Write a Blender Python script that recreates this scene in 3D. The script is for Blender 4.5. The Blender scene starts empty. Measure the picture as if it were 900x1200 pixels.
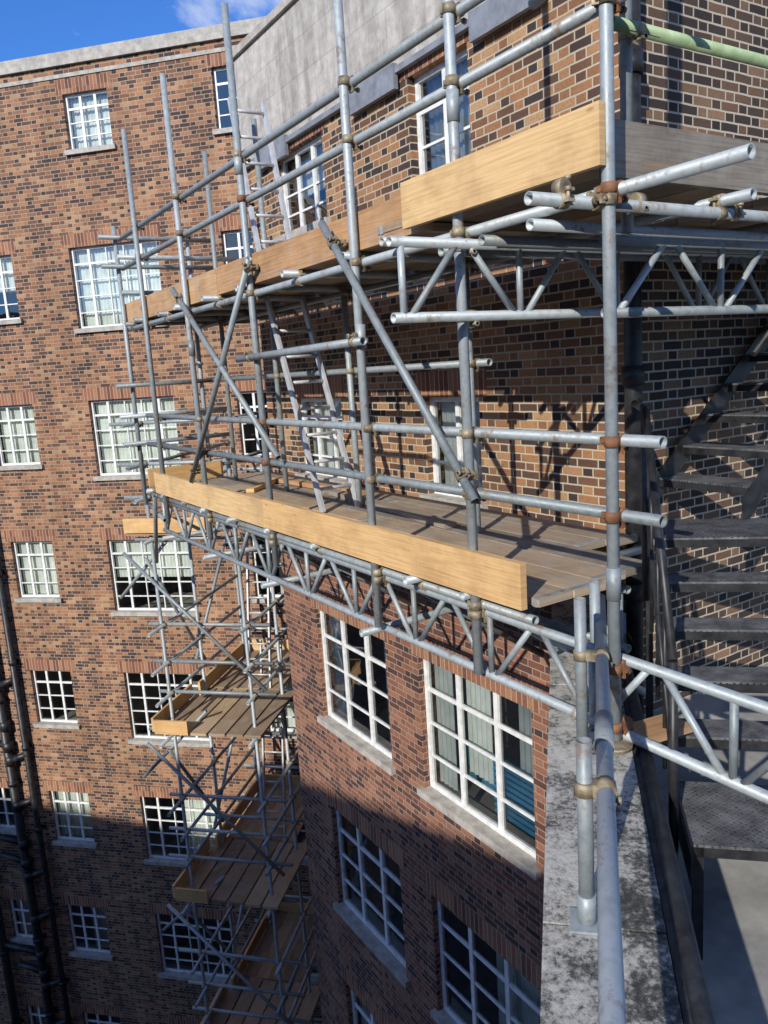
import bpy, math, random
from mathutils import Vector, Matrix
random.seed(7)
scn = bpy.context.scene
R2 = math.sqrt(.5)

# ------------------------------------------------------------ node helpers
def new_mat(name):
    m = bpy.data.materials.new(name); m.use_nodes = True
    nt = m.node_tree; nt.nodes.clear()
    out = nt.nodes.new('ShaderNodeOutputMaterial')
    b = nt.nodes.new('ShaderNodeBsdfPrincipled')
    nt.links.new(b.outputs[0], out.inputs[0])
    return m, nt, b, out
def nd(nt, t, **kw):
    n = nt.nodes.new(t)
    for k, v in kw.items(): setattr(n, k, v)
    return n
def setin(nt, sock, v):
    if isinstance(v, bpy.types.NodeSocket): nt.links.new(v, sock)
    else: sock.default_value = v
def mth(nt, op, a, b=None, c=None, clamp=False):
    n = nd(nt, 'ShaderNodeMath', operation=op); n.use_clamp = clamp
    setin(nt, n.inputs[0], a)
    if b is not None: setin(nt, n.inputs[1], b)
    if c is not None: setin(nt, n.inputs[2], c)
    return n.outputs[0]
def ramp(nt, fac, stops, interp='LINEAR'):
    n = nd(nt, 'ShaderNodeValToRGB'); cr = n.color_ramp; cr.interpolation = interp
    while len(cr.elements) > 1: cr.elements.remove(cr.elements[-1])
    cr.elements[0].position = stops[0][0]; cr.elements[0].color = (*stops[0][1], 1)
    for p, c in stops[1:]:
        e = cr.elements.new(p); e.color = (*c, 1)
    nt.links.new(fac, n.inputs[0]); return n.outputs[0]
def mix(nt, fac, a, b, mode='MIX'):
    n = nd(nt, 'ShaderNodeMix', data_type='RGBA', blend_type=mode)
    setin(nt, n.inputs[0], fac)
    for s, v in ((n.inputs[6], a), (n.inputs[7], b)):
        if isinstance(v, bpy.types.NodeSocket): nt.links.new(v, s)
        else: s.default_value = (*v, 1)
    return n.outputs[2]
def noise(nt, vec, scale, detail=4, rough=.55):
    n = nd(nt, 'ShaderNodeTexNoise'); n.inputs['Scale'].default_value = scale
    n.inputs['Detail'].default_value = detail; n.inputs['Roughness'].default_value = rough
    if vec is not None: nt.links.new(vec, n.inputs['Vector'])
    return n.outputs['Fac']
def bump(nt, h, b, strength=.5, dist=.01):
    n = nd(nt, 'ShaderNodeBump'); n.inputs['Strength'].default_value = strength
    n.inputs['Distance'].default_value = dist
    nt.links.new(h, n.inputs['Height']); nt.links.new(n.outputs[0], b.inputs['Normal'])

def brick_mat(name, stops, mortar, soldier=False, mw=.0055, dirt=.35, hdark=.0):
    m, nt, b, out = new_mat(name)
    tc = nd(nt, 'ShaderNodeTexCoord')
    sp = nd(nt, 'ShaderNodeSeparateXYZ'); nt.links.new(tc.outputs['Object'], sp.inputs[0])
    x = mth(nt, 'ADD', sp.outputs[0], sp.outputs[1]); z = sp.outputs[2]
    wob = noise(nt, tc.outputs['Object'], 7.0, 1)
    z = mth(nt, 'ADD', z, mth(nt, 'MULTIPLY', mth(nt, 'SUBTRACT', wob, .5), .008))
    h = .225 if soldier else .064
    P = .066 if soldier else .290
    zz = mth(nt, 'DIVIDE', z, h); row = mth(nt, 'FLOOR', zz)
    fz = mth(nt, 'SUBTRACT', zz, row)
    par = mth(nt, 'MULTIPLY', mth(nt, 'FLOORED_MODULO', row, 2.0), 0.0 if soldier else .5)
    p = mth(nt, 'ADD', mth(nt, 'DIVIDE', x, P), par); cell = mth(nt, 'FLOOR', p)
    t = mth(nt, 'SUBTRACT', p, cell)
    dz = mth(nt, 'MULTIPLY', mth(nt, 'MINIMUM', fz, mth(nt, 'SUBTRACT', 1.0, fz)), h)
    dx = mth(nt, 'MINIMUM', t, mth(nt, 'SUBTRACT', 1.0, t))
    hd = None
    if not soldier:
        dx = mth(nt, 'MINIMUM', dx, mth(nt, 'ABSOLUTE', mth(nt, 'SUBTRACT', t, .667)))
        hd = mth(nt, 'GREATER_THAN', t, .667)
        cell = mth(nt, 'ADD', mth(nt, 'MULTIPLY', cell, 2.0), hd)
    dx = mth(nt, 'MULTIPLY', dx, P)
    d = mth(nt, 'MINIMUM', dx, dz) if not soldier else dx
    fine = noise(nt, tc.outputs['Object'], 50.0, 3, .7)
    d = mth(nt, 'ADD', d, mth(nt, 'MULTIPLY', mth(nt, 'SUBTRACT', fine, .5), .005))
    mr = nd(nt, 'ShaderNodeMapRange'); mr.interpolation_type = 'SMOOTHSTEP'
    nt.links.new(d, mr.inputs[0]); mr.inputs[1].default_value = mw - .002; mr.inputs[2].default_value = mw + .002
    mask = mr.outputs[0]
    cv = nd(nt, 'ShaderNodeCombineXYZ'); nt.links.new(cell, cv.inputs[0]); nt.links.new(row, cv.inputs[1])
    wn = nd(nt, 'ShaderNodeTexWhiteNoise', noise_dimensions='2D'); nt.links.new(cv.outputs[0], wn.inputs['Vector'])
    big = noise(nt, tc.outputs['Object'], .8, 2)
    f = mth(nt, 'ADD', wn.outputs['Value'], mth(nt, 'MULTIPLY', mth(nt, 'SUBTRACT', big, .5), .6))
    if hd is not None: f = mth(nt, 'SUBTRACT', f, mth(nt, 'MULTIPLY', hd, hdark))
    f = mth(nt, 'MAXIMUM', f, 0.0, clamp=True)
    col = ramp(nt, f, stops)
    col = mix(nt, .6, col, ramp(nt, fine, [(.3, (.45, .45, .45)), (.7, (1.15, 1.15, 1.15))]), 'MULTIPLY')
    mc = mix(nt, fine, tuple(c*.7 for c in mortar), mortar)
    col = mix(nt, mask, mc, col)
    mp = nd(nt, 'ShaderNodeMapping'); nt.links.new(tc.outputs['Object'], mp.inputs[0]); mp.inputs['Scale'].default_value = (1.6, 1.6, .25)
    st = noise(nt, mp.outputs[0], 1.3, 4, .6)
    col = mix(nt, dirt, col, ramp(nt, st, [(.3, (.4, .38, .36)), (.62, (1.05, 1.05, 1.05))]), 'MULTIPLY')
    nt.links.new(col, b.inputs['Base Color']); b.inputs['Roughness'].default_value = .9
    bump(nt, mask, b, .6, .006)
    return m

def simple(name, c1, c2, scale=6, rough=.7, metal=0, bs=.2, bd=.004, lo=.35, hi=.65, coord='Object', detail=5):
    m, nt, b, out = new_mat(name)
    tc = nd(nt, 'ShaderNodeTexCoord')
    f = noise(nt, tc.outputs[coord], scale, detail, .62)
    col = ramp(nt, f, [(lo, c1), (hi, c2)])
    nt.links.new(col, b.inputs['Base Color']); b.inputs['Roughness'].default_value = rough
    b.inputs['Metallic'].default_value = metal
    bump(nt, f, b, bs, bd); return m

def wood_mat(name, stops, knots=.5, grain=.65, stain=0):
    m, nt, b, out = new_mat(name)
    uv = nd(nt, 'ShaderNodeUVMap')
    g = nd(nt, 'ShaderNodeNewGeometry')
    mp = nd(nt, 'ShaderNodeMapping'); nt.links.new(uv.outputs[0], mp.inputs[0]); mp.inputs['Scale'].default_value = (.9, 26, 1)
    f = noise(nt, mp.outputs[0], 3.0, 5, .6)
    mp2 = nd(nt, 'ShaderNodeMapping'); nt.links.new(uv.outputs[0], mp2.inputs[0]); mp2.inputs['Scale'].default_value = (1.0, 2.5, 1)
    bl = noise(nt, mp2.outputs[0], 2.5, 4, .6)
    r = mth(nt, 'ADD', mth(nt, 'MULTIPLY', g.outputs['Random Per Island'], .75), mth(nt, 'MULTIPLY', bl, .35), clamp=True)
    col = ramp(nt, r, stops)
    col = mix(nt, grain, col, ramp(nt, f, [(.34, (.55, .48, .4)), (.58, (1.0, 1.0, 1.0))]), 'MULTIPLY')
    vo = nd(nt, 'ShaderNodeTexVoronoi'); nt.links.new(mp2.outputs[0], vo.inputs['Vector']); vo.inputs['Scale'].default_value = 3.2
    kn = ramp(nt, vo.outputs['Distance'], [(.05, (.35, .22, .14)), (.09, (1, 1, 1))])
    col = mix(nt, knots, col, kn, 'MULTIPLY')
    s3 = noise(nt, uv.outputs[0], 1.7, 6, .7)
    col = mix(nt, .5, col, ramp(nt, s3, [(.38, (.55, .5, .45)), (.55, (1, 1, 1))]), 'MULTIPLY')
    if stain:
        s2 = noise(nt, uv.outputs[0], 4.5, 6, .7)
        col = mix(nt, ramp(nt, s2, [(.5, (0, 0, 0)), (.62, (stain, stain, stain))]), col, (.36, .33, .29))
    nt.links.new(col, b.inputs['Base Color']); b.inputs['Roughness'].default_value = .8
    bump(nt, f, b, .35, .004); return m

BR = {}
BR['upper'] = brick_mat('brick_tan', [(0, (.045, .030, .028)), (.25, (.12, .06, .036)), (.45, (.26, .12, .055)), (.7, (.37, .18, .08)), (1, (.46, .28, .14))], (.54, .46, .33), dirt=.3, mw=.006, hdark=.18)
BR['lower'] = brick_mat('brick_red', [(0, (.06, .03, .028)), (.3, (.15, .06, .04)), (.6, (.27, .105, .058)), (1, (.36, .17, .10))], (.40, .31, .24), dirt=.35, mw=.005, hdark=.1)
BR['back'] = brick_mat('brick_orange_brown', [(0, (.06, .035, .032)), (.25, (.14, .066, .044)), (.5, (.29, .13, .066)), (.75, (.38, .175, .085)), (1, (.45, .26, .14))], (.44, .35, .25), dirt=.5, mw=.0055, hdark=.22)
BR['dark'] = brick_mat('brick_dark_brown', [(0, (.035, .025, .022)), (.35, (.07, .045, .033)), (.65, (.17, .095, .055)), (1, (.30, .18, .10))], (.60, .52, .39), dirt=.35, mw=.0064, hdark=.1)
SOLD = brick_mat('brick_soldier_course', [(0, (.15, .06, .04)), (.5, (.30, .115, .06)), (1, (.38, .19, .10))], (.48, .38, .28), soldier=True, dirt=.25)

def stone_block():
    m, nt, b, out = new_mat('ashlar_stone')
    tc = nd(nt, 'ShaderNodeTexCoord'); sp = nd(nt, 'ShaderNodeSeparateXYZ'); nt.links.new(tc.outputs['Object'], sp.inputs[0])
    cb = nd(nt, 'ShaderNodeCombineXYZ'); nt.links.new(mth(nt, 'ADD', sp.outputs[0], sp.outputs[1]), cb.inputs[0]); nt.links.new(sp.outputs[2], cb.inputs[1])
    bt = nd(nt, 'ShaderNodeTexBrick'); nt.links.new(cb.outputs[0], bt.inputs['Vector'])
    bt.inputs['Scale'].default_value = 1; bt.inputs['Brick Width'].default_value = .9; bt.inputs['Row Height'].default_value = .33
    bt.inputs['Mortar Size'].default_value = .004; bt.inputs['Color1'].default_value = (.50, .465, .42, 1); bt.inputs['Color2'].default_value = (.46, .43, .39, 1)
    bt.inputs['Mortar'].default_value = (.34, .31, .28, 1)
    f = noise(nt, tc.outputs['Object'], 9, 8, .7)
    mp = nd(nt, 'ShaderNodeMapping'); nt.links.new(tc.outputs['Object'], mp.inputs[0]); mp.inputs['Scale'].default_value = (3, 3, .5)
    f2 = noise(nt, mp.outputs[0], 1.5, 6, .7)
    col = mix(nt, .7, bt.outputs['Color'], ramp(nt, f, [(.35, (.62, .6, .58)), (.6, (1.05, 1.05, 1.05))]), 'MULTIPLY')
    col = mix(nt, .7, col, ramp(nt, f2, [(.38, (.5, .49, .48)), (.58, (1.05, 1.05, 1.05))]), 'MULTIPLY')
    nt.links.new(col, b.inputs['Base Color']); b.inputs['Roughness'].default_value = .9
    bump(nt, f, b, .3, .005); return m
STONE = stone_block()
SILL = simple('sill_stone', (.28, .26, .23), (.45, .42, .37), 9, .85)
def coping_mat():
    m, nt, b, out = new_mat('lichen_coping_stone')
    tc = nd(nt, 'ShaderNodeTexCoord')
    f = noise(nt, tc.outputs['Object'], 6, 9, .74); f2 = noise(nt, tc.outputs['Object'], 46, 5, .8); f3 = noise(nt, tc.outputs['Object'], 2.0, 4, .6)
    sp = nd(nt, 'ShaderNodeSeparateXYZ'); nt.links.new(tc.outputs['Object'], sp.inputs[0])
    s = mth(nt, 'ADD', mth(nt, 'MULTIPLY', f, .5), mth(nt, 'ADD', mth(nt, 'MULTIPLY', f2, .35), mth(nt, 'MULTIPLY', f3, .15)))
    s = mth(nt, 'SUBTRACT', s, mth(nt, 'MULTIPLY', sp.outputs[1], .13))
    col = ramp(nt, s, [(.39, (.035, .034, .03)), (.44, (.11, .107, .095)), (.47, (.29, .275, .24)), (.52, (.44, .42, .37)), (.62, (.54, .52, .47))])
    nt.links.new(col, b.inputs['Base Color']); b.inputs['Roughness'].default_value = .95
    bump(nt, s, b, .9, .015); return m
COPING = coping_mat()
def galv_mat():
    m, nt, b, out = new_mat('galvanised_steel')
    tc = nd(nt, 'ShaderNodeTexCoord'); g = nd(nt, 'ShaderNodeNewGeometry')
    f = noise(nt, tc.outputs['Object'], 22, 5, .7); f2 = noise(nt, tc.outputs['Object'], 3, 4, .6)
    s = mth(nt, 'ADD', mth(nt, 'MULTIPLY', f, .6), mth(nt, 'MULTIPLY', g.outputs['Random Per Island'], .4))
    col = ramp(nt, s, [(.2, (.16, .185, .19)), (.45, (.27, .305, .315)), (.7, (.41, .45, .465))])
    col = mix(nt, ramp(nt, mth(nt, 'MULTIPLY', f2, f), [(.29, (0, 0, 0)), (.40, (.85, .85, .85))]), col, (.18, .13, .09))
    nt.links.new(col, b.inputs['Base Color']); b.inputs['Metallic'].default_value = .25
    nt.links.new(ramp(nt, f, [(.3, (.42, .42, .42)), (.7, (.68, .68, .68))]), b.inputs['Roughness'])
    bump(nt, f, b, .15, .002); return m
GALV = galv_mat()
GREEN = simple('green_banded_tube', (.22, .32, .16), (.40, .50, .30), 8, .6, .1)
COUP = simple('coupler_steel', (.14, .10, .06), (.42, .36, .24), 16, .6, .3)
RUST = simple('rusty_coupler', (.14, .06, .03), (.28, .13, .06), 20, .8, .1)
DECK = wood_mat('weathered_board', [(.1, (.19, .16, .13)), (.4, (.30, .25, .19)), (.7, (.42, .32, .22)), (1, (.54, .39, .24))], stain=.5)
DECKU = wood_mat('weathered_board_pale', [(.1, (.22, .165, .115)), (.5, (.36, .26, .16)), (1, (.52, .38, .22))], stain=.35)
PINE = wood_mat('fresh_pine_board', [(.1, (.60, .36, .14)), (.6, (.68, .43, .19)), (1, (.72, .50, .25))], knots=.5, grain=.5)
PINE2 = wood_mat('aged_pine_board', [(.1, (.38, .22, .11)), (.6, (.50, .29, .14)), (1, (.58, .37, .19))], stain=.25)
GREYB = wood_mat('grey_board', [(.1, (.20, .18, .15)), (1, (.32, .28, .22))], stain=.3)
WHITE = simple('white_window_paint', (.60, .60, .58), (.8, .8, .78), 12, .45, 0, .1, .002)
BLACK = simple('black_painted_iron', (.012, .012, .013), (.04, .04, .042), 10, .45, .2)
LEAD = simple('lead_flashing', (.17, .18, .2), (.27, .29, .32), 8, .6, .2)
CONC = simple('terrace_concrete', (.22, .215, .20), (.42, .41, .38), 2.6, .92, 0, .3, .006, detail=10)
GRND = simple('courtyard_asphalt', (.04, .04, .042), (.07, .07, .07), 3, .95)
BITU = simple('bitumen_felt', (.015, .015, .016), (.06, .06, .06), 14, .7, 0, .5, .01)
CURT = simple('net_curtain', (.55, .55, .52), (.78, .77, .73), 3, .9)
BLUEB = simple('blue_blind', (.05, .24, .42), (.10, .36, .55), 3, .8)
ROOM = simple('room_interior', (.10, .09, .08), (.30, .28, .24), 1.3, .9)
ALU = simple('aluminium_ladder', (.45, .46, .47), (.62, .63, .64), 12, .5, .3)
def tread_mat():
    m, nt, b, out = new_mat('perforated_steel_tread')
    tc = nd(nt, 'ShaderNodeTexCoord')
    vo = nd(nt, 'ShaderNodeTexVoronoi'); nt.links.new(tc.outputs['Object'], vo.inputs['Vector']); vo.inputs['Scale'].default_value = 48
    vo.inputs['Randomness'].default_value = .2
    f = noise(nt, tc.outputs['Object'], 9, 5, .65)
    c = mix(nt, ramp(nt, vo.outputs['Distance'], [(.25, (1, 1, 1)), (.4, (0, 0, 0))]), ramp(nt, f, [(.35, (.055, .055, .058)), (.7, (.17, .17, .175))]), (.015, .015, .016))
    nt.links.new(c, b.inputs['Base Color']); b.inputs['Roughness'].default_value = .55
    bump(nt, vo.outputs['Distance'], b, .5, .006); return m
TREAD = tread_mat()
def glass_mat():
    m, nt, b, out = new_mat('window_glass'); nt.nodes.remove(b)
    tr = nd(nt, 'ShaderNodeBsdfTransparent'); tr.inputs[0].default_value = (.86, .92, .9, 1)
    gl = nd(nt, 'ShaderNodeBsdfGlossy'); gl.inputs['Roughness'].default_value = .02; gl.inputs[0].default_value = (.95, .97, 1, 1)
    fr = nd(nt, 'ShaderNodeFresnel'); fr.inputs[0].default_value = 1.52
    f = mth(nt, 'ADD', mth(nt, 'MULTIPLY', fr.outputs[0], 1.7), .04, clamp=True)
    tc = nd(nt, 'ShaderNodeTexCoord'); n = noise(nt, tc.outputs['Object'], 2.2, 2)
    bp = nd(nt, 'ShaderNodeBump'); bp.inputs['Strength'].default_value = .15; bp.inputs['Distance'].default_value = .02
    nt.links.new(n, bp.inputs['Height']); nt.links.new(bp.outputs[0], gl.inputs['Normal'])
    ms = nd(nt, 'ShaderNodeMixShader'); nt.links.new(f, ms.inputs[0]); nt.links.new(tr.outputs[0], ms.inputs[1]); nt.links.new(gl.outputs[0], ms.inputs[2])
    nt.links.new(ms.outputs[0], out.inputs[0]); return m
GLASS = glass_mat()

# ------------------------------------------------------------ mesh builder
class MB:
    def __init__(s): s.v = []; s.f = []; s.sm = []; s.uv = []; s.mi = []
    def face(s, idx, smooth=False, uv=None, mi=0):
        s.f.append(idx); s.sm.append(smooth); s.uv.append(uv or [(0, 0)]*len(idx)); s.mi.append(mi)
    def quad(s, a, b, c, d, uv=None, mi=0):
        n = len(s.v); s.v += [tuple(a), tuple(b), tuple(c), tuple(d)]; s.face((n, n+1, n+2, n+3), False, uv, mi)
    def box(s, o, ex, ey, ez, mi=0):
        o, ex, ey, ez = map(Vector, (o, ex, ey, ez))
        L, W, T = ex.length, ey.length, ez.length
        r = random.uniform(0, 50)
        P = [o, o+ex, o+ex+ey, o+ey, o+ez, o+ex+ez, o+ex+ey+ez, o+ey+ez]
        n = len(s.v); s.v += [tuple(p) for p in P]
        flip = ex.cross(ey).dot(ez) < 0
        def F(i, u):
            i = [n+k for k in i]; u = [(a+r, b+r) for a, b in u]
            if flip: i = i[::-1]; u = u[::-1]
            s.face(tuple(i), False, u, mi)
        F((3, 2, 1, 0), [(0, W), (L, W), (L, 0), (0, 0)])
        F((4, 5, 6, 7), [(0, 0), (L, 0), (L, W), (0, W)])
        F((0, 1, 5, 4), [(0, 0), (L, 0), (L, T), (0, T)])
        F((2, 3, 7, 6), [(L, W), (0, W), (0, W+T), (L, W+T)])
        F((1, 2, 6, 5), [(0, 0), (W*.2, 0), (W*.2, T), (0, T)])
        F((3, 0, 4, 7), [(0, 0), (W*.2, 0), (W*.2, T), (0, T)])
    def abox(s, x0, x1, y0, y1, z0, z1, mi=0): s.box((x0, y0, z0), (x1-x0, 0, 0), (0, y1-y0, 0), (0, 0, z1-z0), mi)
    def tube(s, p0, p1, r=.0255, seg=14, hollow=True, mi=0):
        p0 = Vector(p0); p1 = Vector(p1); d = (p1-p0).normalized()
        a = d.orthogonal().normalized(); b = d.cross(a)
        cs = [(math.cos(2*math.pi*i/seg), math.sin(2*math.pi*i/seg)) for i in range(seg)]
        def ring(c, rr):
            n = len(s.v); s.v += [tuple(c + a*x*rr + b*y*rr) for x, y in cs]; return n
        def join(n0, n1, sm, flip=False):
            for i in range(seg):
                j = (i+1) % seg; q = (n0+i, n0+j, n1+j, n1+i)
                s.face(q[::-1] if flip else q, sm, None, mi)
        o0, o1 = ring(p0, r), ring(p1, r); join(o0, o1, True)
        if hollow:
            ri = r*.84; dp = min(.12, (p1-p0).length*.4)
            for c, dd, fl in ((p0, d, True), (p1, -d, False)):
                base = o0 if c is p0 else o1
                e1 = ring(c, ri); e2 = ring(c+dd*dp, ri)
                join(base, e1, False, fl)
                join(e1, e2, True, fl)
                idx = tuple(e2+i for i in range(seg)); s.face(idx if not fl else idx[::-1], False, None, mi)
        else:
            s.face(tuple(o0+i for i in range(seg))[::-1], False, None, mi); s.face(tuple(o1+i for i in range(seg)), False, None, mi)
    def build(s, name, mats, parent=None, mat=None):
        me = bpy.data.meshes.new(name); me.from_pydata(s.v, [], s.f)
        uvl = me.uv_layers.new(name='UVMap')
        flat = []
        for u in s.uv:
            for c in u: flat += [c[0], c[1]]
        uvl.data.foreach_set('uv', flat)
        me.polygons.foreach_set('use_smooth', s.sm); me.polygons.foreach_set('material_index', s.mi)
        for m in (mats if isinstance(mats, list) else [mats]): me.materials.append(m)
        me.update()
        ob = bpy.data.objects.new(name, me); scn.collection.objects.link(ob)
        if mat is not None: ob.matrix_world = mat
        if parent is not None: ob.parent = parent
        return ob
def empty(name):
    e = bpy.data.objects.new(name, None); scn.collection.objects.link(e); return e

# ------------------------------------------------------------ walls & windows
def frame(o, xd, yd):
    M = Matrix.Identity(4)
    M.col[0][:3] = (xd[0], xd[1], 0); M.col[1][:3] = (yd[0], yd[1], 0); M.col[3][:3] = (o[0], o[1], 0)
    return M
def wall(name, M, s0, s1, z0, z1, ops, mat, parent, rev=.11):
    xs = sorted({s0, s1} | {o[0] for o in ops} | {o[1] for o in ops}); zs = sorted({z0, z1} | {o[2] for o in ops} | {o[3] for o in ops})
    xs = [x for x in xs if s0 <= x <= s1]; zs = [z for z in zs if z0 <= z <= z1]
    mb = MB()
    for i in range(len(xs)-1):
        for j in range(len(zs)-1):
            cx = (xs[i]+xs[i+1])/2; cz = (zs[j]+zs[j+1])/2
            if any(o[0] < cx < o[1] and o[2] < cz < o[3] for o in ops): continue
            mb.quad((xs[i], 0, zs[j]), (xs[i+1], 0, zs[j]), (xs[i+1], 0, zs[j+1]), (xs[i], 0, zs[j+1]))
    for a, b, c, d in [o[:4] for o in ops]:
        if a < s0 or b > s1 or c < z0 or d > z1: continue
        mb.quad((a, 0, c), (a, 0, d), (a, rev, d), (a, rev, c)); mb.quad((b, 0, c), (b, rev, c), (b, rev, d), (b, 0, d))
        mb.quad((a, 0, d), (b, 0, d), (b, rev, d), (a, rev, d)); mb.quad((a, 0, c), (a, rev, c), (b, rev, c), (b, 0, c))
    return mb.build(name, mat, parent, M)
def windows(pref, M, wins, parent, rev=.11, sill=True, lint=True, thick=1.0):
    fr, gl, cu, rm, si, so, bl = MB(), MB(), MB(), MB(), MB(), MB(), MB()
    for (a, b, c, d, nc, nr, ct) in wins:
        t = .04*thick; y0, y1 = rev-.04, rev+.01
        fr.abox(a, a+t, y0, y1, c, d); fr.abox(b-t, b, y0, y1, c, d)
        fr.abox(a+t, b-t, y0, y1, c, c+t); fr.abox(a+t, b-t, y0, y1, d-t, d)
        for k in range(1, nc):
            x = a + (b-a)*k/nc; heavy = nc <= 3 or k in (1, nc-1)
            w = .022*thick if heavy else .009
            fr.abox(x-w, x+w, y0+.004, y1-.004, c+t, d-t)
        for k in range(1, nr):
            z = c + (d-c)*k/nr; w = .018 if k == nr-1 else .009*thick
            fr.abox(a+t, b-t, y0+.009, y1-.009, z-w, z+w)
        for k in range(nc):
            xa, xb = a+(b-a)*k/nc, a+(b-a)*(k+1)/nc; tl = random.uniform(-.006, .006); t2 = random.uniform(-.004, .004)
            gl.quad((xa, rev-.014+tl, c), (xb, rev-.014-tl, c), (xb, rev-.014-tl+t2, d), (xa, rev-.014+tl+t2, d))
        D = 1.6; y = rev+.022
        P = [(a-.1, y, c-.1), (b+.1, y, c-.1), (b+.1, y, d+.1), (a-.1, y, d+.1)]; Q = [(p[0], y+D, p[2]) for p in P]
        rm.quad(Q[0], Q[1], Q[2], Q[3])
        for i in range(4):
            j = (i+1) % 4; rm.quad(P[i], P[j], Q[j], Q[i])
        segs = []
        if ct == 1: segs = [(a+.03, b-.03, c+.03, d-.03)]
        elif ct == 2: segs = [(a+.03, a+(b-a)*.26, c+.03, d-.03), (b-(b-a)*.2, b-.03, c+.03, d-.03)]
        elif ct == 3: segs = [(a+.03, b-.03, c+(d-c)*.45, d-.03)]
        elif ct == 4: segs = [(a+(b-a)*.5, b-.03, c+.03, d-.03)]
        elif ct == 5: segs = [(a+.03, a+(b-a)*.2, c+.03, d-.03), (a+(b-a)*.33, a+(b-a)*.55, c+.35, d-.03), (a+(b-a)*.78, b-.03, c+.5, d-.03)]
        for (p, q, r, s_) in segs:
            n = max(6, int((q-p)/.035))
            for k in range(n):
                xa = p+(q-p)*k/n; xb = p+(q-p)*(k+1)/n
                ya = rev+.07+(.018 if k % 2 else -.0); yb = rev+.07+(.018 if (k+1) % 2 else 0)
                cu.quad((xa, ya, r), (xb, yb, r), (xb, yb, s_), (xa, ya, s_))
        if ct == 5:
            for k in range(10):
                z = c+.1+k*.06; bl.box((a+(b-a)*.57, rev+.06, z), ((b-a)*.38, 0, 0), (0, .02, .02), (0, -.03, .04))
            bl.abox(a+(b-a)*.03, b-.1, rev+.35, rev+.4, c+.02, c+.42)
        if sill: si.abox(a-.06, b+.06, -.06, rev-.04, c-.075, c+.002)
        if lint: so.abox(a-.1, b+.1, -.004, .0, d, d+.225)
    fr.build(pref+'_frames', WHITE, parent, M); gl.build(pref+'_glass', GLASS, parent, M)
    rm.build(pref+'_rooms', ROOM, parent, M)
    if cu.v: cu.build(pref+'_curtains', CURT, parent, M)
    if bl.v: bl.build(pref+'_blinds', BLUEB, parent, M)
    if sill: si.build(pref+'_sills', SILL, parent, M)
    if lint: so.build(pref+'_lintels', SOLD, parent, M)

building = empty('brick_building')
BW, AE, AC = 4.1, 9.16, 3.44
MM = frame((BW, AE), (0, -1), (1, 0))
up = [(AE-5.75, AE-4.97, 1.53, 2.36, 2, 3, 1), (AE-8.35, AE-7.27, 1.53, 2.36, 3, 4, 3),
      (AE-5.78, AE-5.0, -1.15, -.27, 2, 3, 1), (AE-8.35, AE-7.27, -1.15, -.27, 3, 4, 1)]
wall('upper_wall', MM, 0, AE-AC, -1.75, 2.42, up, BR['upper'], building)
windows('upper_window', MM, up, building, thick=1.15)
lo = []
for i, zt in enumerate((-2.80, -5.42, -8.0, -10.6, -13.2, -15.8)):
    lo.append((AE-8.30, AE-6.72, zt-1.42, zt, 3, 4, (2, 0, 3, 0, 2, 0)[i]))
    lo.append((AE-6.12, AE-4.5, zt-1.42, zt, 3, 4, (5, 4, 0, 2, 0, 0)[i]))
wall('lower_wall', MM, 0, AE-4.1, -19, -1.75, lo, BR['lower'], building)
windows('lower_window', MM, lo, building, thick=1.25)
mb = MB(); mb.abox(0, AE-AC, -.03, .3, 2.47, 3.63); mb.build('stone_attic', STONE, building, MM)
mb = MB(); mb.abox(-.02, AE-AC+.02, -.06, .3, 2.42, 2.47)
for x in (AE-4.85, AE-6.6, AE-8.7): mb.abox(x, x+.75, -.075, -.032, 2.30, 2.50)
mb.build('lead_flashing', LEAD, building, MM)
mb = MB(); mb.abox(-.05, AE-AC, -.07, .38, 3.63, 3.71); mb.build('attic_coping', SILL, building, MM)
ME = frame((9.0, AE), (-1, 0), (0, -1))
wall('end_wall', ME, 0, 9.0-BW, -19, 3.63, [], BR['lower'], building)
MR = frame((BW, AC), (1, 0), (0, 1))
rw = [(2.6, 3.5, -.9, .5, 2, 4, 0)]
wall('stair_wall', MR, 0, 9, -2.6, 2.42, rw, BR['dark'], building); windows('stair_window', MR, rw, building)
mb = MB(); mb.abox(0, 9, -.03, .3, 2.47, 3.63); mb.build('stone_attic_side', STONE, building, MR)
mb = MB(); mb.abox(.0, 5, .31, 6, 3.45, 3.55); mb.build('attic_roof', LEAD, building, MR)
MBk = frame((3.196, 14.92), (R2, -R2), (R2, R2))
heads = [2.42, -.22, -2.8, -5.4, -8.0, -10.6, -13.2, -15.8]
bw = [(.26, 1.09, 3.98, 4.87, 3, 4, 1), (2.97, 3.75, 3.98, 4.92, 2, 4, 0), (-4.0, -3.2, 3.98, 4.87, 2, 4, 0)]
cts = [1, 1, 3, 0, 4, 0, 0, 0]; ct2 = [3, 1, 1, 0, 1, 4, 0, 0]
for i, h in enumerate(heads):
    bw.append((0, 1.68, h-1.38, h, 5, 5, cts[i]))
    bw.append((-2.05, -1.15, h-1.12, h, 3, 4, ct2[i]))
    bw.append((2.86, 3.7, h-1.12, h, 3, 4, ct2[-i-1]))
    bw.append((-3.45, -2.95, h-.95, h, 2, 3, ct2[-i-1]))
    bw.append((-6.4, -4.8, h-1.38, h, 5, 5, cts[i]))
wall('court_wall', MBk, -14, 8.0, -19, 5.3, bw, BR['back'], building)
windows('court_window', MBk, bw, building)
mb = MB(); mb.abox(-14, 8, -.06, .35, 5.3, 5.5); mb.abox(-14, 8, -.02, .0, 5.12, 5.18)
mb.build('court_wall_coping', SILL, building, MBk)
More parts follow.
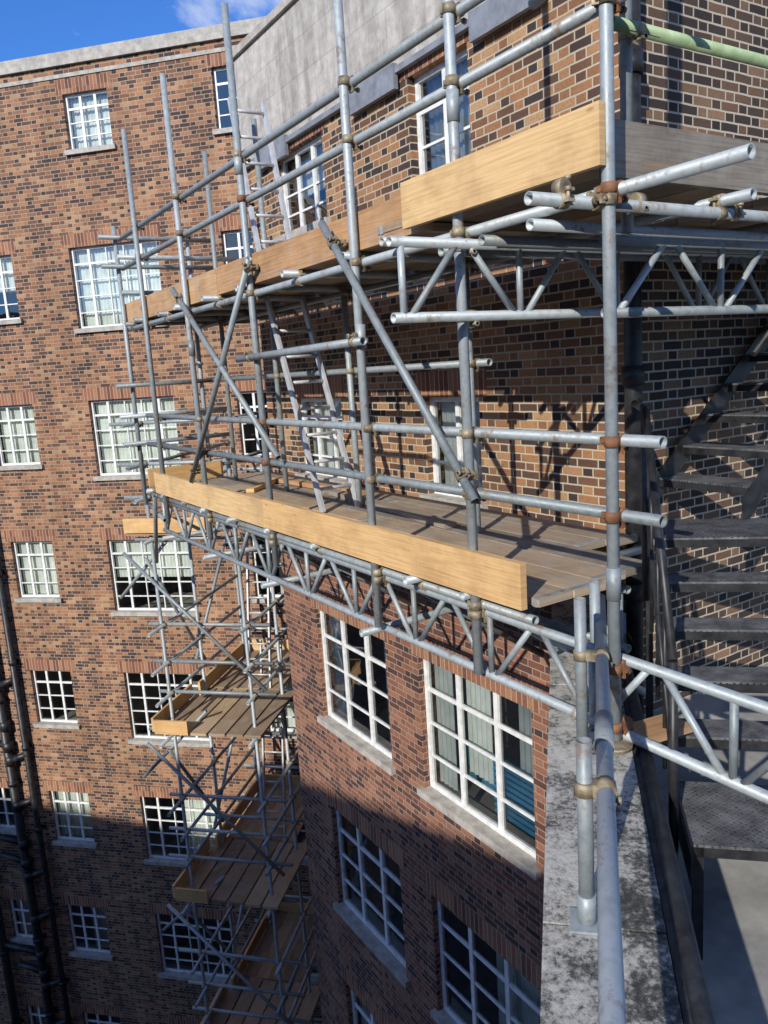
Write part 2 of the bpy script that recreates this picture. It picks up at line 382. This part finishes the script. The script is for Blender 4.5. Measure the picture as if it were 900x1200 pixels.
mb = MB(); mb.abox(-14, 8, .35, 9, 5.1, 5.2); mb.build('court_roof', LEAD, building, MBk)
MP = frame((4.1, 4.18), (-R2, -R2), (R2, -R2))
wall('terrace_facade', MP, 0, 12, -19, -1.79, [], BR['lower'], building)

# opposite wing (taller part; unseen low step shaped to drop the court wall shadow)
wing = empty('brick_building.001')
lx, ly = .85, .527
MO = frame((-14*lx+ly*22, -14*ly-lx*22), (-ly, lx), (-lx, -ly))
ow, ow2 = [], []
for h in (4.2, 1.5, -1.1, -3.7, -6.3, -8.9):
    for k in range(11):
        x = 1.3+k*4; it = (x, x+1.7, h-1.38, h, 5, 5, random.choice((0, 1, 3)))
        if x+1.8 < 30: ow.append(it)
        elif x > 30.4 and h < 3.3: ow2.append(it)
HL = 3.5
wall('wing_wall', MO, 0, 30.2, -19, 5.5, ow, BR['back'], wing); wall('wing_shadow_step', MO, 30.2, 48, -19, HL, ow2, BR['back'], wing)
windows('wing_window', MO, ow+ow2, wing)
mb = MB(); mb.abox(0, 30.2, -.06, 10, 5.5, 5.7); mb.abox(30.2, 48, -.06, 10, HL, HL+.2); mb.build('wing_coping', SILL, wing, MO)
mb = MB(); mb.abox(0, 48, 9.6, 10, -19, HL); mb.build('wing_rear', BR['back'], wing, MO)

mb = MB(); mb.quad((-400, -400, -19), (400, -400, -19), (400, 400, -19), (-400, 400, -19)); mb.build('ground', GRND)

mb = MB(); poly = [(4.1, 3.7), (4.1, 3.44), (13, 3.44), (13, -9), (-5, -9), (-5, -5.3)]
n = len(mb.v); mb.v += [(x, y, -2.5) for x, y in poly]; mb.face(tuple(range(n, n+len(poly)))[::-1])
mb.build('roof_terrace', CONC)
par = empty('parapet_wall')
mb = MB()
x = 0
while x < 11.5:
    L = .92; mb.abox(x, x+L-.008, -.03, .33, -1.785, -1.70+random.uniform(-.002, .002)); x += L
mb.build('coping', COPING, par, MP)
mb = MB(); mb.abox(0, 12, .02, .30, -2.5, -1.786); mb.build('parapet_body', BR['lower'], par, MP)
mb = MB(); mb.abox(.1, 12, .335, .40, -2.5, -1.715); mb.tube((.1, .385, -1.72), (12, .385, -1.72), .03, 12, False); mb.build('felt_upstand', BITU, par, MP)

# ------------------------------------------------------------ scaffolding
sc = empty('scaffolding')
T, C, Rr, L = MB(), MB(), MB(), MB()
B0, BI = 2.5, 3.33
SA = [2.21, 3.15, 4.13, 5.71, 7.14, 8.48]
TOPS = [3.4, 3.5, 3.4, 2.63, 2.63, 2.54]; BOTS = [-1.66, -1.64, -1.62, -1.5, -1.5, -1.5]
def coup(p, d1, d2, off, rusty=False):
    m = Rr if rusty else C
    p = Vector(p); d1 = Vector(d1).normalized(); d2 = Vector(d2).normalized(); off = Vector(off)
    m.tube(p-d1*.022, p+d1*.022, .0315, 12, False); q = p+off
    m.tube(q-d2*.022, q+d2*.022, .0315, 12, False)
    o = off.normalized()
    s = d1.cross(o).normalized()
    m.box(p+o*.02-d1*.02-s*.02, d1*.04, s*.04, o*max(.01, off.length-.04))
    for c, dd in ((p, d1), (q, d2)):
        t = dd.cross(o).normalized()
        m.tube(c+t*.036-o*.02, c+t*.036+o*.045, .008, 6, False)
        m.tube(c+t*.036+o*.03, c+t*.036+o*.045, .014, 6, False)
        m.box(c+t*.028-dd*.018-o*.012, dd*.036, t*.026, o*.012)
Z = (0, 0, 1); A = (0, 1, 0); Bx = (1, 0, 0)
ZU, ZL = .70, -1.19
def lean(): return random.uniform(-.012, .012)
for a, t, b in zip(SA, TOPS, BOTS):
    T.tube((B0+lean(), a+lean(), b), (B0+lean(), a+lean(), t), .0265)
for a, t in ((4.13, .68), (5.71, .68), (7.14, 2.35), (8.48, 2.4)):
    T.tube((BI, a, -1.5), (BI+lean(), a+lean(), t))
T.tube((B0, 9.3, -1.4), (B0, 9.28, 1.75)); T.tube((BI, 9.3, -1.4), (BI, 9.28, 1.75))
for a, z in ((2.21, -.95), (4.13, .2), (3.15, 1.2), (5.71, 1.55), (7.14, .3)):
    T.tube((B0, a, z-.07), (B0, a, z+.07), .031, 14, False)
oi = .052
led = [(-.35, 2.0, 9.0), (-.665, 2.0, 9.1), (1.31, 2.05, 9.3), (1.62, 1.8, 9.3), (ZU-.07, 1.65, 9.5), (ZL-.07, 2.75, 9.2)]
for z, a0, a1 in led:
    T.tube((B0+oi, a0, z), (B0+oi, a1, z+lean()))
    for a in SA:
        if a > a0: coup((B0, a, z), Z, A, (oi, 0, 0), rusty=(a < 2.5 or random.random() < .25))
for z, a0, a1 in ((ZU-.07, 3.4, 9.5), (ZL-.07, 3.2, 9.2), (0.0, 4.0, 9.0)):
    T.tube((BI+oi, a0, z), (BI+oi, a1, z))
    for a in SA[2:]: coup((BI, a, z), Z, A, (oi, 0, 0))
T.tube((B0-oi, 4.02, .17), (B0-oi, 5.95, .15)); coup((B0, 4.13, .17), Z, A, (-oi, 0, 0)); coup((B0, 5.71, .15), Z, A, (-oi, 0, 0))
def transoms(z, aa, b0, b1):
    for i, a in enumerate(aa):
        T.tube((b0+random.choice((0, .02, .05, .12)), a, z), (b1, a, z))
        coup((B0+oi, a, z-.05), A, Bx, (0, 0, .05))
aa = []
for i in range(len(SA)-1):
    aa += [SA[i]+.07, (SA[i]+SA[i+1])/2+.05]
aa += [SA[-1]+.07, 9.1]
transoms(ZU-.027, [a for a in aa if a > 3.4], 2.40, 3.95)
transoms(ZL-.027, [a for a in aa if a > 2.9], 2.42, 3.98)
for z in (-.35, -.665, 1.31, 1.62, .0): T.tube((2.3, 9.22, z), (3.6, 9.22, z))
for z in (1.31, .95): T.tube((2.3, 8.55, z), (3.6, 8.55, z))
def brace(p, q): T.tube(p, q, .024)
bo = B0-oi
brace((bo, 4.42, .90), (bo, 3.05, -.68)); brace((bo, 7.35, .85), (bo, 5.35, -.6)); brace((bo, 5.55, .86), (bo, 7.4, -.95))
for p in ((4.3, .76), (3.15, -.56), (5.6, .8), (7.3, -.85), (7.2, .74)): coup((B0, p[0], p[1]), Z, (0, 1, 1.3), (-oi, 0, 0))
T.tube((2.78, 2.36, .5), (2.78, 2.36, 3.2)); T.tube((3.95, 2.40, .45), (3.95, 2.40, 3.0))
GR = MB(); GR.tube((2.62, 2.30, 1.27), (8, 2.30, 1.27)); GR.build('green_rail', GREEN, sc)
T.tube((2.15, 2.285, .59), (8, 2.285, .59)); coup((2.5, 2.21, .59), Z, Bx, (0, .06, 0)); coup((3.4, 2.285, .59), Bx, A, (0, 0, .05))
coup((2.32, 2.285, .59), Bx, A, (0, 0, .05)); coup((2.78, 2.36, 1.27), Z, Bx, (0, -.055, 0)); coup((2.78, 2.36, .62), Z, Bx, (0, -.055, 0))
coup((2.5, 2.21, 1.30), Z, Bx, (0.05, .04, 0))
T.tube((2.62, 2.72, 1.5), (2.38, 1.9, 1.46))
T.tube((2.5, 2.98, .565), (7.5, 2.98, .565)); T.tube((2.5, 3.3, .565), (7.5, 3.3, .565)); T.tube((2.45, 2.6, .565), (7.5, 2.6, .565))
for b in (3.3, 4.3, 5.2, 6.1): T.tube((b, 2.12, .64), (b, 3.4, .64)); coup((b, 2.285, .64), A, Bx, (0, 0, -.05))
def lattice(p0, p1, z0, z1, bay=.5, rr=.024):
    p0 = Vector((p0[0], p0[1], 0)); p1 = Vector((p1[0], p1[1], 0)); d = p1-p0; n = max(2, round(d.length/bay)); d.normalize(); Ln = (p1-p0).length
    L.tube(p0+Vector((0, 0, z1)), p1+Vector((0, 0, z1)), rr); L.tube(p0+Vector((0, 0, z0)), p1+Vector((0, 0, z0)), rr)
    e = .06; w = (Ln-2*e)/n
    for i in range(n):
        x0 = e+i*w
        q = lambda x, z: p0+d*x+Vector((0, 0, z))
        if i % 2 == 0: L.tube(q(x0, z0), q(x0, z1), .017, 10, False)
        g = .035
        if i % 2 == 0: L.tube(q(x0+g, z0), q(x0+w-g, z1), .0165, 10, False)
        else: L.tube(q(x0+g, z1), q(x0+w-g, z0), .0165, 10, False)
    L.tube(p0+d*(Ln-e)+Vector((0, 0, z0)), p0+d*(Ln-e)+Vector((0, 0, z1)), .017, 10, False)
lattice((2.57, .2), (2.57, 8.9), -1.66, -1.31, .36)
lattice((3.40, 2.9), (3.40, 8.9), -1.66, -1.31, .40)
lattice((2.03, 3.06), (7.5, 3.06), .225, .56, .36)
lattice((2.9, 2.60), (7.5, 2.60), .19, .52, .42)
coup((2.5, 3.15, .225), Z, Bx, (0, -.07, 0)); coup((2.5, 3.15, .56), Z, Bx, (0, -.07, 0))
for a in SA[1:]: coup((2.5, a, -1.31), Z, A, (.06, 0, 0), random.random() < .3)
for a in (4.3, 5.9, 7.3, 8.6): T.tube((2.45, a, -1.70), (4.0, a, -1.70))
for a in (3.2, 4.2, 5.8, 7.2): T.tube((2.62, a, -1.3), (3.95, a, -2.2))
T.tube((2.62, 2.32, -1.67), (2.62, 2.32, -1.02)); T.tube((2.36, 2.27, -1.67), (2.36, 2.27, -1.0)); T.tube((2.72, 2.52, -1.67), (2.72, 2.52, -1.05))
C.tube((2.5, 2.21, -1.69), (2.5, 2.21, -1.675), .075, 16, False); C.tube((2.62, 2.32, -1.69), (2.62, 2.32, -1.675), .07, 16, False)
coup((2.5, 2.21, -1.33), Z, A, (.05, 0, 0), True); coup((2.62, 2.32, -1.4), Z, A, (-.05, 0, 0)); coup((2.5, 2.21, -1.6), Z, A, (.06, 0, 0), True)
T.tube((3.03, 2.77, -1.25), (-1.17, -1.10, -1.27), .0265)
hb = lambda b: .896+.922*(b-.997)
T.tube((1.98, hb(1.98), -1.253), (1.82, hb(1.82), -1.254), .032, 16, False)
T.tube((1.585, 1.52, -1.69), (1.585, 1.52, -1.10), .024)
C2 = MB(); C2.box((1.51, 1.52, -1.70), (.075, -.075, 0), (.075, .075, 0), (0, 0, .008)); C2.tube((1.585, 1.52, -1.70), (1.585, 1.52, -1.60), .029, 14, False)
coup((1.585, 1.52, -1.25), Z, (1, .922, 0), (.041, -.044, 0)); coup((2.36, 2.27, -1.25), Z, (1, .92, 0), (.05, -.07, 0))
T.build('tubes', GALV, sc); L.build('lattice_beams', GALV, sc); C.build('couplers', COUP, sc); Rr.build('rusty_couplers', RUST, sc); C2.build('base_plate', GALV, sc)
# boards
D, DU, P1, P2, G, BD = MB(), MB(), MB(), MB(), MB(), MB()
def boards_a(m, b0, n, a0, a1, z, w=.222, jit=.04):
    for i in range(n):
        a = a0+random.uniform(-jit, jit)
        while a < a1-.05:
            ln = random.choice((2.4, 3.0, 3.6)); e = min(a+ln, a1+random.uniform(-jit, jit))
            dz = random.uniform(0, .008)
            m.box((b0+i*(w+.006), a+.003, z+dz), (0, e-a-.006, 0), (w, random.uniform(-.003, .003), random.uniform(-.003, .003)), (0, 0, .038))
            for ee in (a+.02, e-.06):
                BD.box((b0+i*(w+.006)-.0015, ee, z+dz-.0035), (0, .028, 0), (w+.003, 0, 0), (0, 0, .045))
            a = e
boards_a(D, 2.56, 4, 2.74, 9.0, ZL, .222)
boards_a(D, 3.50, 2, 3.32, 9.0, ZL-.002, .222)
boards_a(DU, 2.56, 4, 3.45, 9.4, ZU)
boards_a(DU, 3.5, 2, 3.5, 9.4, ZU-.002)
boards_a(DU, 2.53, 6, 2.34, 3.9, ZU+.048, .222, .03)
for i in range(5):
    a = 2.32+i*.228; b = 3.95
    while b < 8:
        DU.box((b, a, ZU-.005), (2.9, 0, 0), (0, .222, 0), (0, 0, .038)); BD.box((b+.02, a-.0015, ZU-.0065), (.028, 0, 0), (0, .225, 0), (0, 0, .041)); b += 2.905
D.box((3.25, 4.4, ZL+.048), (.25, 2.3, 0), (.1, -.01, 0), (0, 0, .04)); P2.box((3.62, 6.2, ZL+.05), (-.1, 1.7, 0), (.09, 0, 0), (0, 0, .045))
P1.box((3.0, 7.4, ZL+.05), (.5, .5, 0), (.06, -.06, 0), (0, 0, .04))
P1.box((2.455, 2.74, ZL+.005), (0, 3.0, 0), (.038, 0, 0), (0, 0, .232)); P1.box((2.46, 5.75, ZL+.0), (0, 2.95, 0), (.038, 0, 0), (0, 0, .228))
P1.box((2.44, 2.20, ZU+.01), (0, 1.34, 0), (.032, 0, 0), (0, 0, .228))
P2.box((2.535, 3.45, ZU+.0), (0, 3.0, 0), (.038, 0, 0), (0, 0, .215)); P2.box((2.535, 6.46, ZU-.01), (0, 2.95, 0), (.038, 0, 0), (0, 0, .222))
P2.box((2.53, 9.42, ZU), (1.0, 0, 0), (0, .038, 0), (0, 0, .222)); P1.box((2.5, 9.05, ZL+.03), (.9, 0, 0), (0, .038, 0), (0, 0, .2))
G.box((2.62, 2.33, ZU+.012), (2.4, 0, 0), (0, .038, 0), (0, 0, .222)); G.box((5.03, 2.335, ZU+.012), (2.9, 0, 0), (0, .038, 0), (0, 0, .222))
P2.box((2.58, 2.14, -1.70), (.30, -.05, 0), (.03, .16, 0), (0, 0, .03))
D.build('lower_deck_boards', DECK, sc); DU.build('upper_deck_boards', DECKU, sc); P1.build('fresh_toe_boards', PINE, sc); P2.build('aged_toe_boards', PINE2, sc)
G.build('grey_toe_boards', GREYB, sc); BD.build('board_end_bands', GALV, sc)

def ladder(p0, p1, side, w=.36):
    m = MB(); p0 = Vector(p0); p1 = Vector(p1); s = Vector(side).normalized()*w; u = (p1-p0); Ln = u.length; u.normalize()
    n = u.cross(s).normalized()
    for o in (Vector((0, 0, 0)), s): m.box(p0+o-n*.03-s.normalized()*.013, u*Ln, s.normalized()*.026, n*.06)
    k = .2
    while k < Ln-.1: m.tube(p0+u*k, p0+u*k+s, .015, 8, False); k += .24
    return m
ladder((2.98, 5.72, ZL+.05), (2.98, 6.46, .68), (1, 0, 0), .34).build('ladder', ALU)
ladder((3.03, 6.56, ZU+.05), (3.03, 6.98, 2.45), (1, 0, 0), .32).build('ladder', ALU)

# ------------------------------------------------------------ scaffold tower
tw = empty('scaffold_tower')
T, C, Rr = MB(), MB(), MB(); D2, P3 = MB(), MB()
e1 = Vector((R2, -R2, 0)); e2 = Vector((R2, R2, 0)); O = Vector((2.85, 10.6, 0))
def W(i, j, z): return O+e1*i+e2*j+Vector((0, 0, z))
II = (0, 1.25); JJ = (0, 1.1, 2.7)
for i in II:
    for j in JJ:
        T.tube(W(i+lean(), j+lean(), -19), W(i+lean(), j+lean(), (-.9 if j < 1 else -1.2)), seg=10)
        C.tube(W(i, j, -6.0), W(i, j, -5.85), .031, 10, False)
levels = (-2.0, -4.8, -7.4, -10.0, -12.6, -15.2)
for z in levels:
    for dz in (-.08, .5, .95, 1.5):
        for i in II:
            T.tube(W(i+.05, -.5+random.uniform(0, .3), z+dz), W(i+.05, 3.0, z+dz), seg=10)
            for j in JJ: coup(W(i, j, z+dz), Z, e2, e1*.05)
        for j in JJ:
            if dz < .9 or j == 0: T.tube(W(-.45+random.uniform(0, .3), j+.05, z+dz), W(1.6, j+.05, z+dz), seg=10)
    if z > -13:
        if z < -3:
            for k in range(6): D2.box(W(-.12+k*.265, -.25+random.uniform(-.03, .03), z), e2*1.5, e1*.222*1.05, (0, 0, .038))
            for k in range(5): D2.box(W(.02+k*.228, 1.27, z+.006), e2*1.75, e1*.222, (0, 0, .038))
            P3.box(W(-.16, -.28, z+.04), e2*1.2, e1*.035, (0, 0, .2)); P3.box(W(-.04, .95, z+.045), e2*2.05, e1*.035, (0, 0, .215))
            P3.box(W(.0, 2.9, z+.045), e1*1.2, e2*.035, (0, 0, .2)); P3.box(W(-.12, -.29, z+.01), e1*.5, e2*.035, (0, 0, .2))
        else:
            for k in range(4): D2.box(W(-.3, -.1+k*.228, z), e1*1.3, e2*.222, (0, 0, .038))
            P3.box(W(-.3, -.14, z+.04), e1*1.3, e2*.035, (0, 0, .2))
    T.tube(W(-.05, -.1, z-.3), W(-.05, 1.3, z-2.3), seg=10)
    T.tube(W(-.4, -.06, z-.25), W(1.5, -.06, z-2.2), seg=10); T.tube(W(-.05, 1.0, z-2.2), W(-.05, 2.9, z-.2), seg=10)
    T.tube(W(-.75, .3, z-1.0), W(.5, .1, z+.2), seg=10)
for i, (p, q) in enumerate((((2.5, 8.6, -1.5), (2.9, 10.6, -1.6)), ((3.33, 8.6, -1.5), (3.7, 9.9, -1.6)), ((2.5, 8.9, -1.25), (2.9, 10.6, -2.4)))):
    T.tube(p, q, seg=10)
T.build('tubes', GALV, tw); C.build('couplers', COUP, tw); D2.build('deck_boards', DECKU, tw); P3.build('toe_boards', PINE, tw)
m = ladder(W(1.0, 1.3, -4.75), W(1.0, 1.9, -1.6), e1*-1, .34); m.build('ladder', ALU)
m = ladder(W(1.0, 1.3, -7.35), W(1.0, 1.9, -4.2), e1*-1, .34); m.build('ladder', ALU)

# ------------------------------------------------------------ drainpipes
def pipe(name, M, pts, r, mat, br=()):
    m = MB()
    for s, z0, z1 in pts:
        m.tube((s, -.12, z0), (s, -.12, z1), r, 12, False)
        z = z1-.4
        while z > z0:
            m.tube((s, -.12, z-.05), (s, -.12, z+.05), r*1.25, 12, False); m.abox(s-.1, s+.1, -.035, -.001, z-.03, z+.03); z -= 1.8
    for a, za, b_, zb in br: m.tube((a, -.12, za), (b_, -.12, zb), r*.75, 10, False); m.tube((a, -.12, za-.1), (a, -.12, za+.1), r*1.2, 12, False)
    m.build(name, mat, None, M)
br = []
for h in heads[3:]:
    br += [(-2.72, h-.3, -2.35, h-.15), (-2.72, h-1.6, -3.3, h-1.45), (-2.72, h-1.15, -3.6, h-1.0), (-2.72, h-1.9, -2.3, h-1.75)]
pipe('drainpipe', MBk, [(-2.32, -19, -1.2)], .06, BLACK)
pipe('drainpipe', MBk, [(-2.75, -19, -3.8), (-3.65, -19, -6.0)], .085, BLACK, br)
mp = MB(); mp.tube((4.0, 3.36, -2.5), (4.0, 3.36, 2.35), .055, 16, False)
for z in (1.6, -.2, -1.6): mp.tube((4.0, 3.36, z), (4.0, 3.36, z+.12), .07, 16, False)
mp.abox(3.86, 4.14, 3.28, 3.43, 2.3, 2.5)
mp.build('drainpipe', BLACK)

# ------------------------------------------------------------ staircase
st = empty('fire_escape_staircase'); S, TR = MB(), MB()
fx = Vector((R2, R2, 0)); rx = Vector((R2, -R2, 0)); L0 = Vector((3.45, 2.76, 0))
def tread(p, dl, dw, dd, ww, z):
    TR.box(p+Vector((0, 0, z-.012)), dl*dd, dw*ww, (0, 0, .012)); S.box(p+Vector((0, 0, z-.055)), dl*.012, dw*ww, (0, 0, .042)); S.box(p+dl*(dd-.012)+Vector((0, 0, z-.055)), dl*.012, dw*ww, (0, 0, .042))
tread(L0, fx, rx, .50, 1.6, -1.0)
for k in range(1, 5): tread(L0-fx*(.2*k), fx, rx, .19, 1.35, -1.0-.19*k)
tread(L0-fx*1.33, fx, rx, .5, 1.6, -1.97)
for w in (-.02, 1.36):
    p = L0+rx*w; S.box(p-fx*1.0+Vector((0, 0, -2.12)), fx*1.12+Vector((0, 0, 1.05)), rx*.012, (0, 0, .16))
p = L0-rx*.02
S.box(p+Vector((0, 0, -1.18)), fx*.5, rx*.012, (0, 0, .17))
S.box(p-fx*1.4+Vector((0, 0, -2.12)), fx*.5, rx*.012, (0, 0, .14))
for q, z0, z1 in ((-1.33, -2.5, -1.98), (.45, -2.5, -1.0)):
    for w in (0, 1.5): S.box(L0+rx*w+fx*q+Vector((0, 0, z0)), fx*.04, rx*.04, (0, 0, z1-z0))
h0, h1 = Vector((3.27, 2.67, -.29)), Vector((2.60, 1.99, -1.26))
S.tube(h0, h1, .02, 10, False); S.tube(h1, h1+Vector((-.03, -.03, -.9)), .02, 10, False); S.tube(h0, h0+Vector((0, 0, -1.0)), .022, 10, False)
S.tube(h0, h0+fx*.6, .02, 10, False); S.tube(h0-Vector((0, 0, .45)), h1-Vector((0, 0, .45)), .012, 8, False)
for t in (.25, .5, .75):
    q = h0.lerp(h1, t); S.tube(q, q-Vector((0, 0, .85)), .010, 8, False)
for k in range(12):
    tread(Vector((4.25+.24*k, 2.70, 0)), Vector((1, 0, 0)), Vector((0, 1, 0)), .25, .66, -.82+.19*k)
for a in (2.69, 3.37):
    S.box((4.15, a, -1.05), (2.7, 0, 2.13), (0, .012, 0), (0, 0, .18))
S.tube((4.2, 2.68, -.05), (6.8, 2.68, 2.0), .018, 10, False)
S.build('steel_frame', BLACK, st); TR.build('treads', TREAD, st)

# ------------------------------------------------------------ light / world / camera
E = math.radians(26.6)
v = Vector((.85*math.cos(E), .527*math.cos(E), -math.sin(E)))
sd = bpy.data.lights.new('sun', 'SUN'); sd.energy = 5.0; sd.angle = math.radians(.5); sd.color = (1, .95, .86)
so = bpy.data.objects.new('sun', sd); scn.collection.objects.link(so); so.rotation_euler = v.to_track_quat('-Z', 'Y').to_euler()
w = bpy.data.worlds.new('World'); scn.world = w; w.use_nodes = True; nt = w.node_tree; nt.nodes.clear()
out = nd(nt, 'ShaderNodeOutputWorld'); bg = nd(nt, 'ShaderNodeBackground'); sky = nd(nt, 'ShaderNodeTexSky', sky_type='NISHITA')
sky.sun_disc = False; sky.sun_elevation = E; sky.sun_rotation = math.radians(238); sky.air_density = 1.0; sky.dust_density = .3; sky.ozone_density = 3.0
tc = nd(nt, 'ShaderNodeTexCoord'); mp_ = nd(nt, 'ShaderNodeMapping'); nt.links.new(tc.outputs['Generated'], mp_.inputs[0])
mp_.inputs['Rotation'].default_value = (.3, .5, .6); mp_.inputs['Scale'].default_value = (1.2, 4.5, 2.2)
f = noise(nt, mp_.outputs[0], 2.2, 9, .64)
fac = ramp(nt, f, [(.49, (0, 0, 0)), (.68, (.85, .85, .85))])
deep = mix(nt, .85, sky.outputs[0], (.26, .66, 1.28), 'MULTIPLY')
nt.links.new(mix(nt, fac, deep, (6.5, 6.7, 7.0)), bg.inputs[0]); bg.inputs[1].default_value = .15
nt.links.new(bg.outputs[0], out.inputs[0])

cd = bpy.data.cameras.new('camera'); cam = bpy.data.objects.new('camera', cd); scn.collection.objects.link(cam); scn.camera = cam
p = math.radians(10.3); r = math.radians(3.71); h = Vector((.530, .848, 0)).normalized(); right0 = Vector((h.y, -h.x, 0))
fwd = h*math.cos(p)-Vector((0, 0, 1))*math.sin(p); up0 = h*math.sin(p)+Vector((0, 0, 1))*math.cos(p)
right = right0*math.cos(r)-up0*math.sin(r); upv = right0*math.sin(r)+up0*math.cos(r)
M = Matrix.Identity(4); M.col[0][:3] = right; M.col[1][:3] = upv; M.col[2][:3] = -fwd
cam.matrix_world = M
cd.sensor_fit = 'VERTICAL'; cd.sensor_height = 36; cd.lens = 920/1200*36; cd.clip_start = .05; cd.clip_end = 2000
scn.view_settings.view_transform = 'Standard'; scn.view_settings.look = 'None'; scn.view_settings.exposure = 0
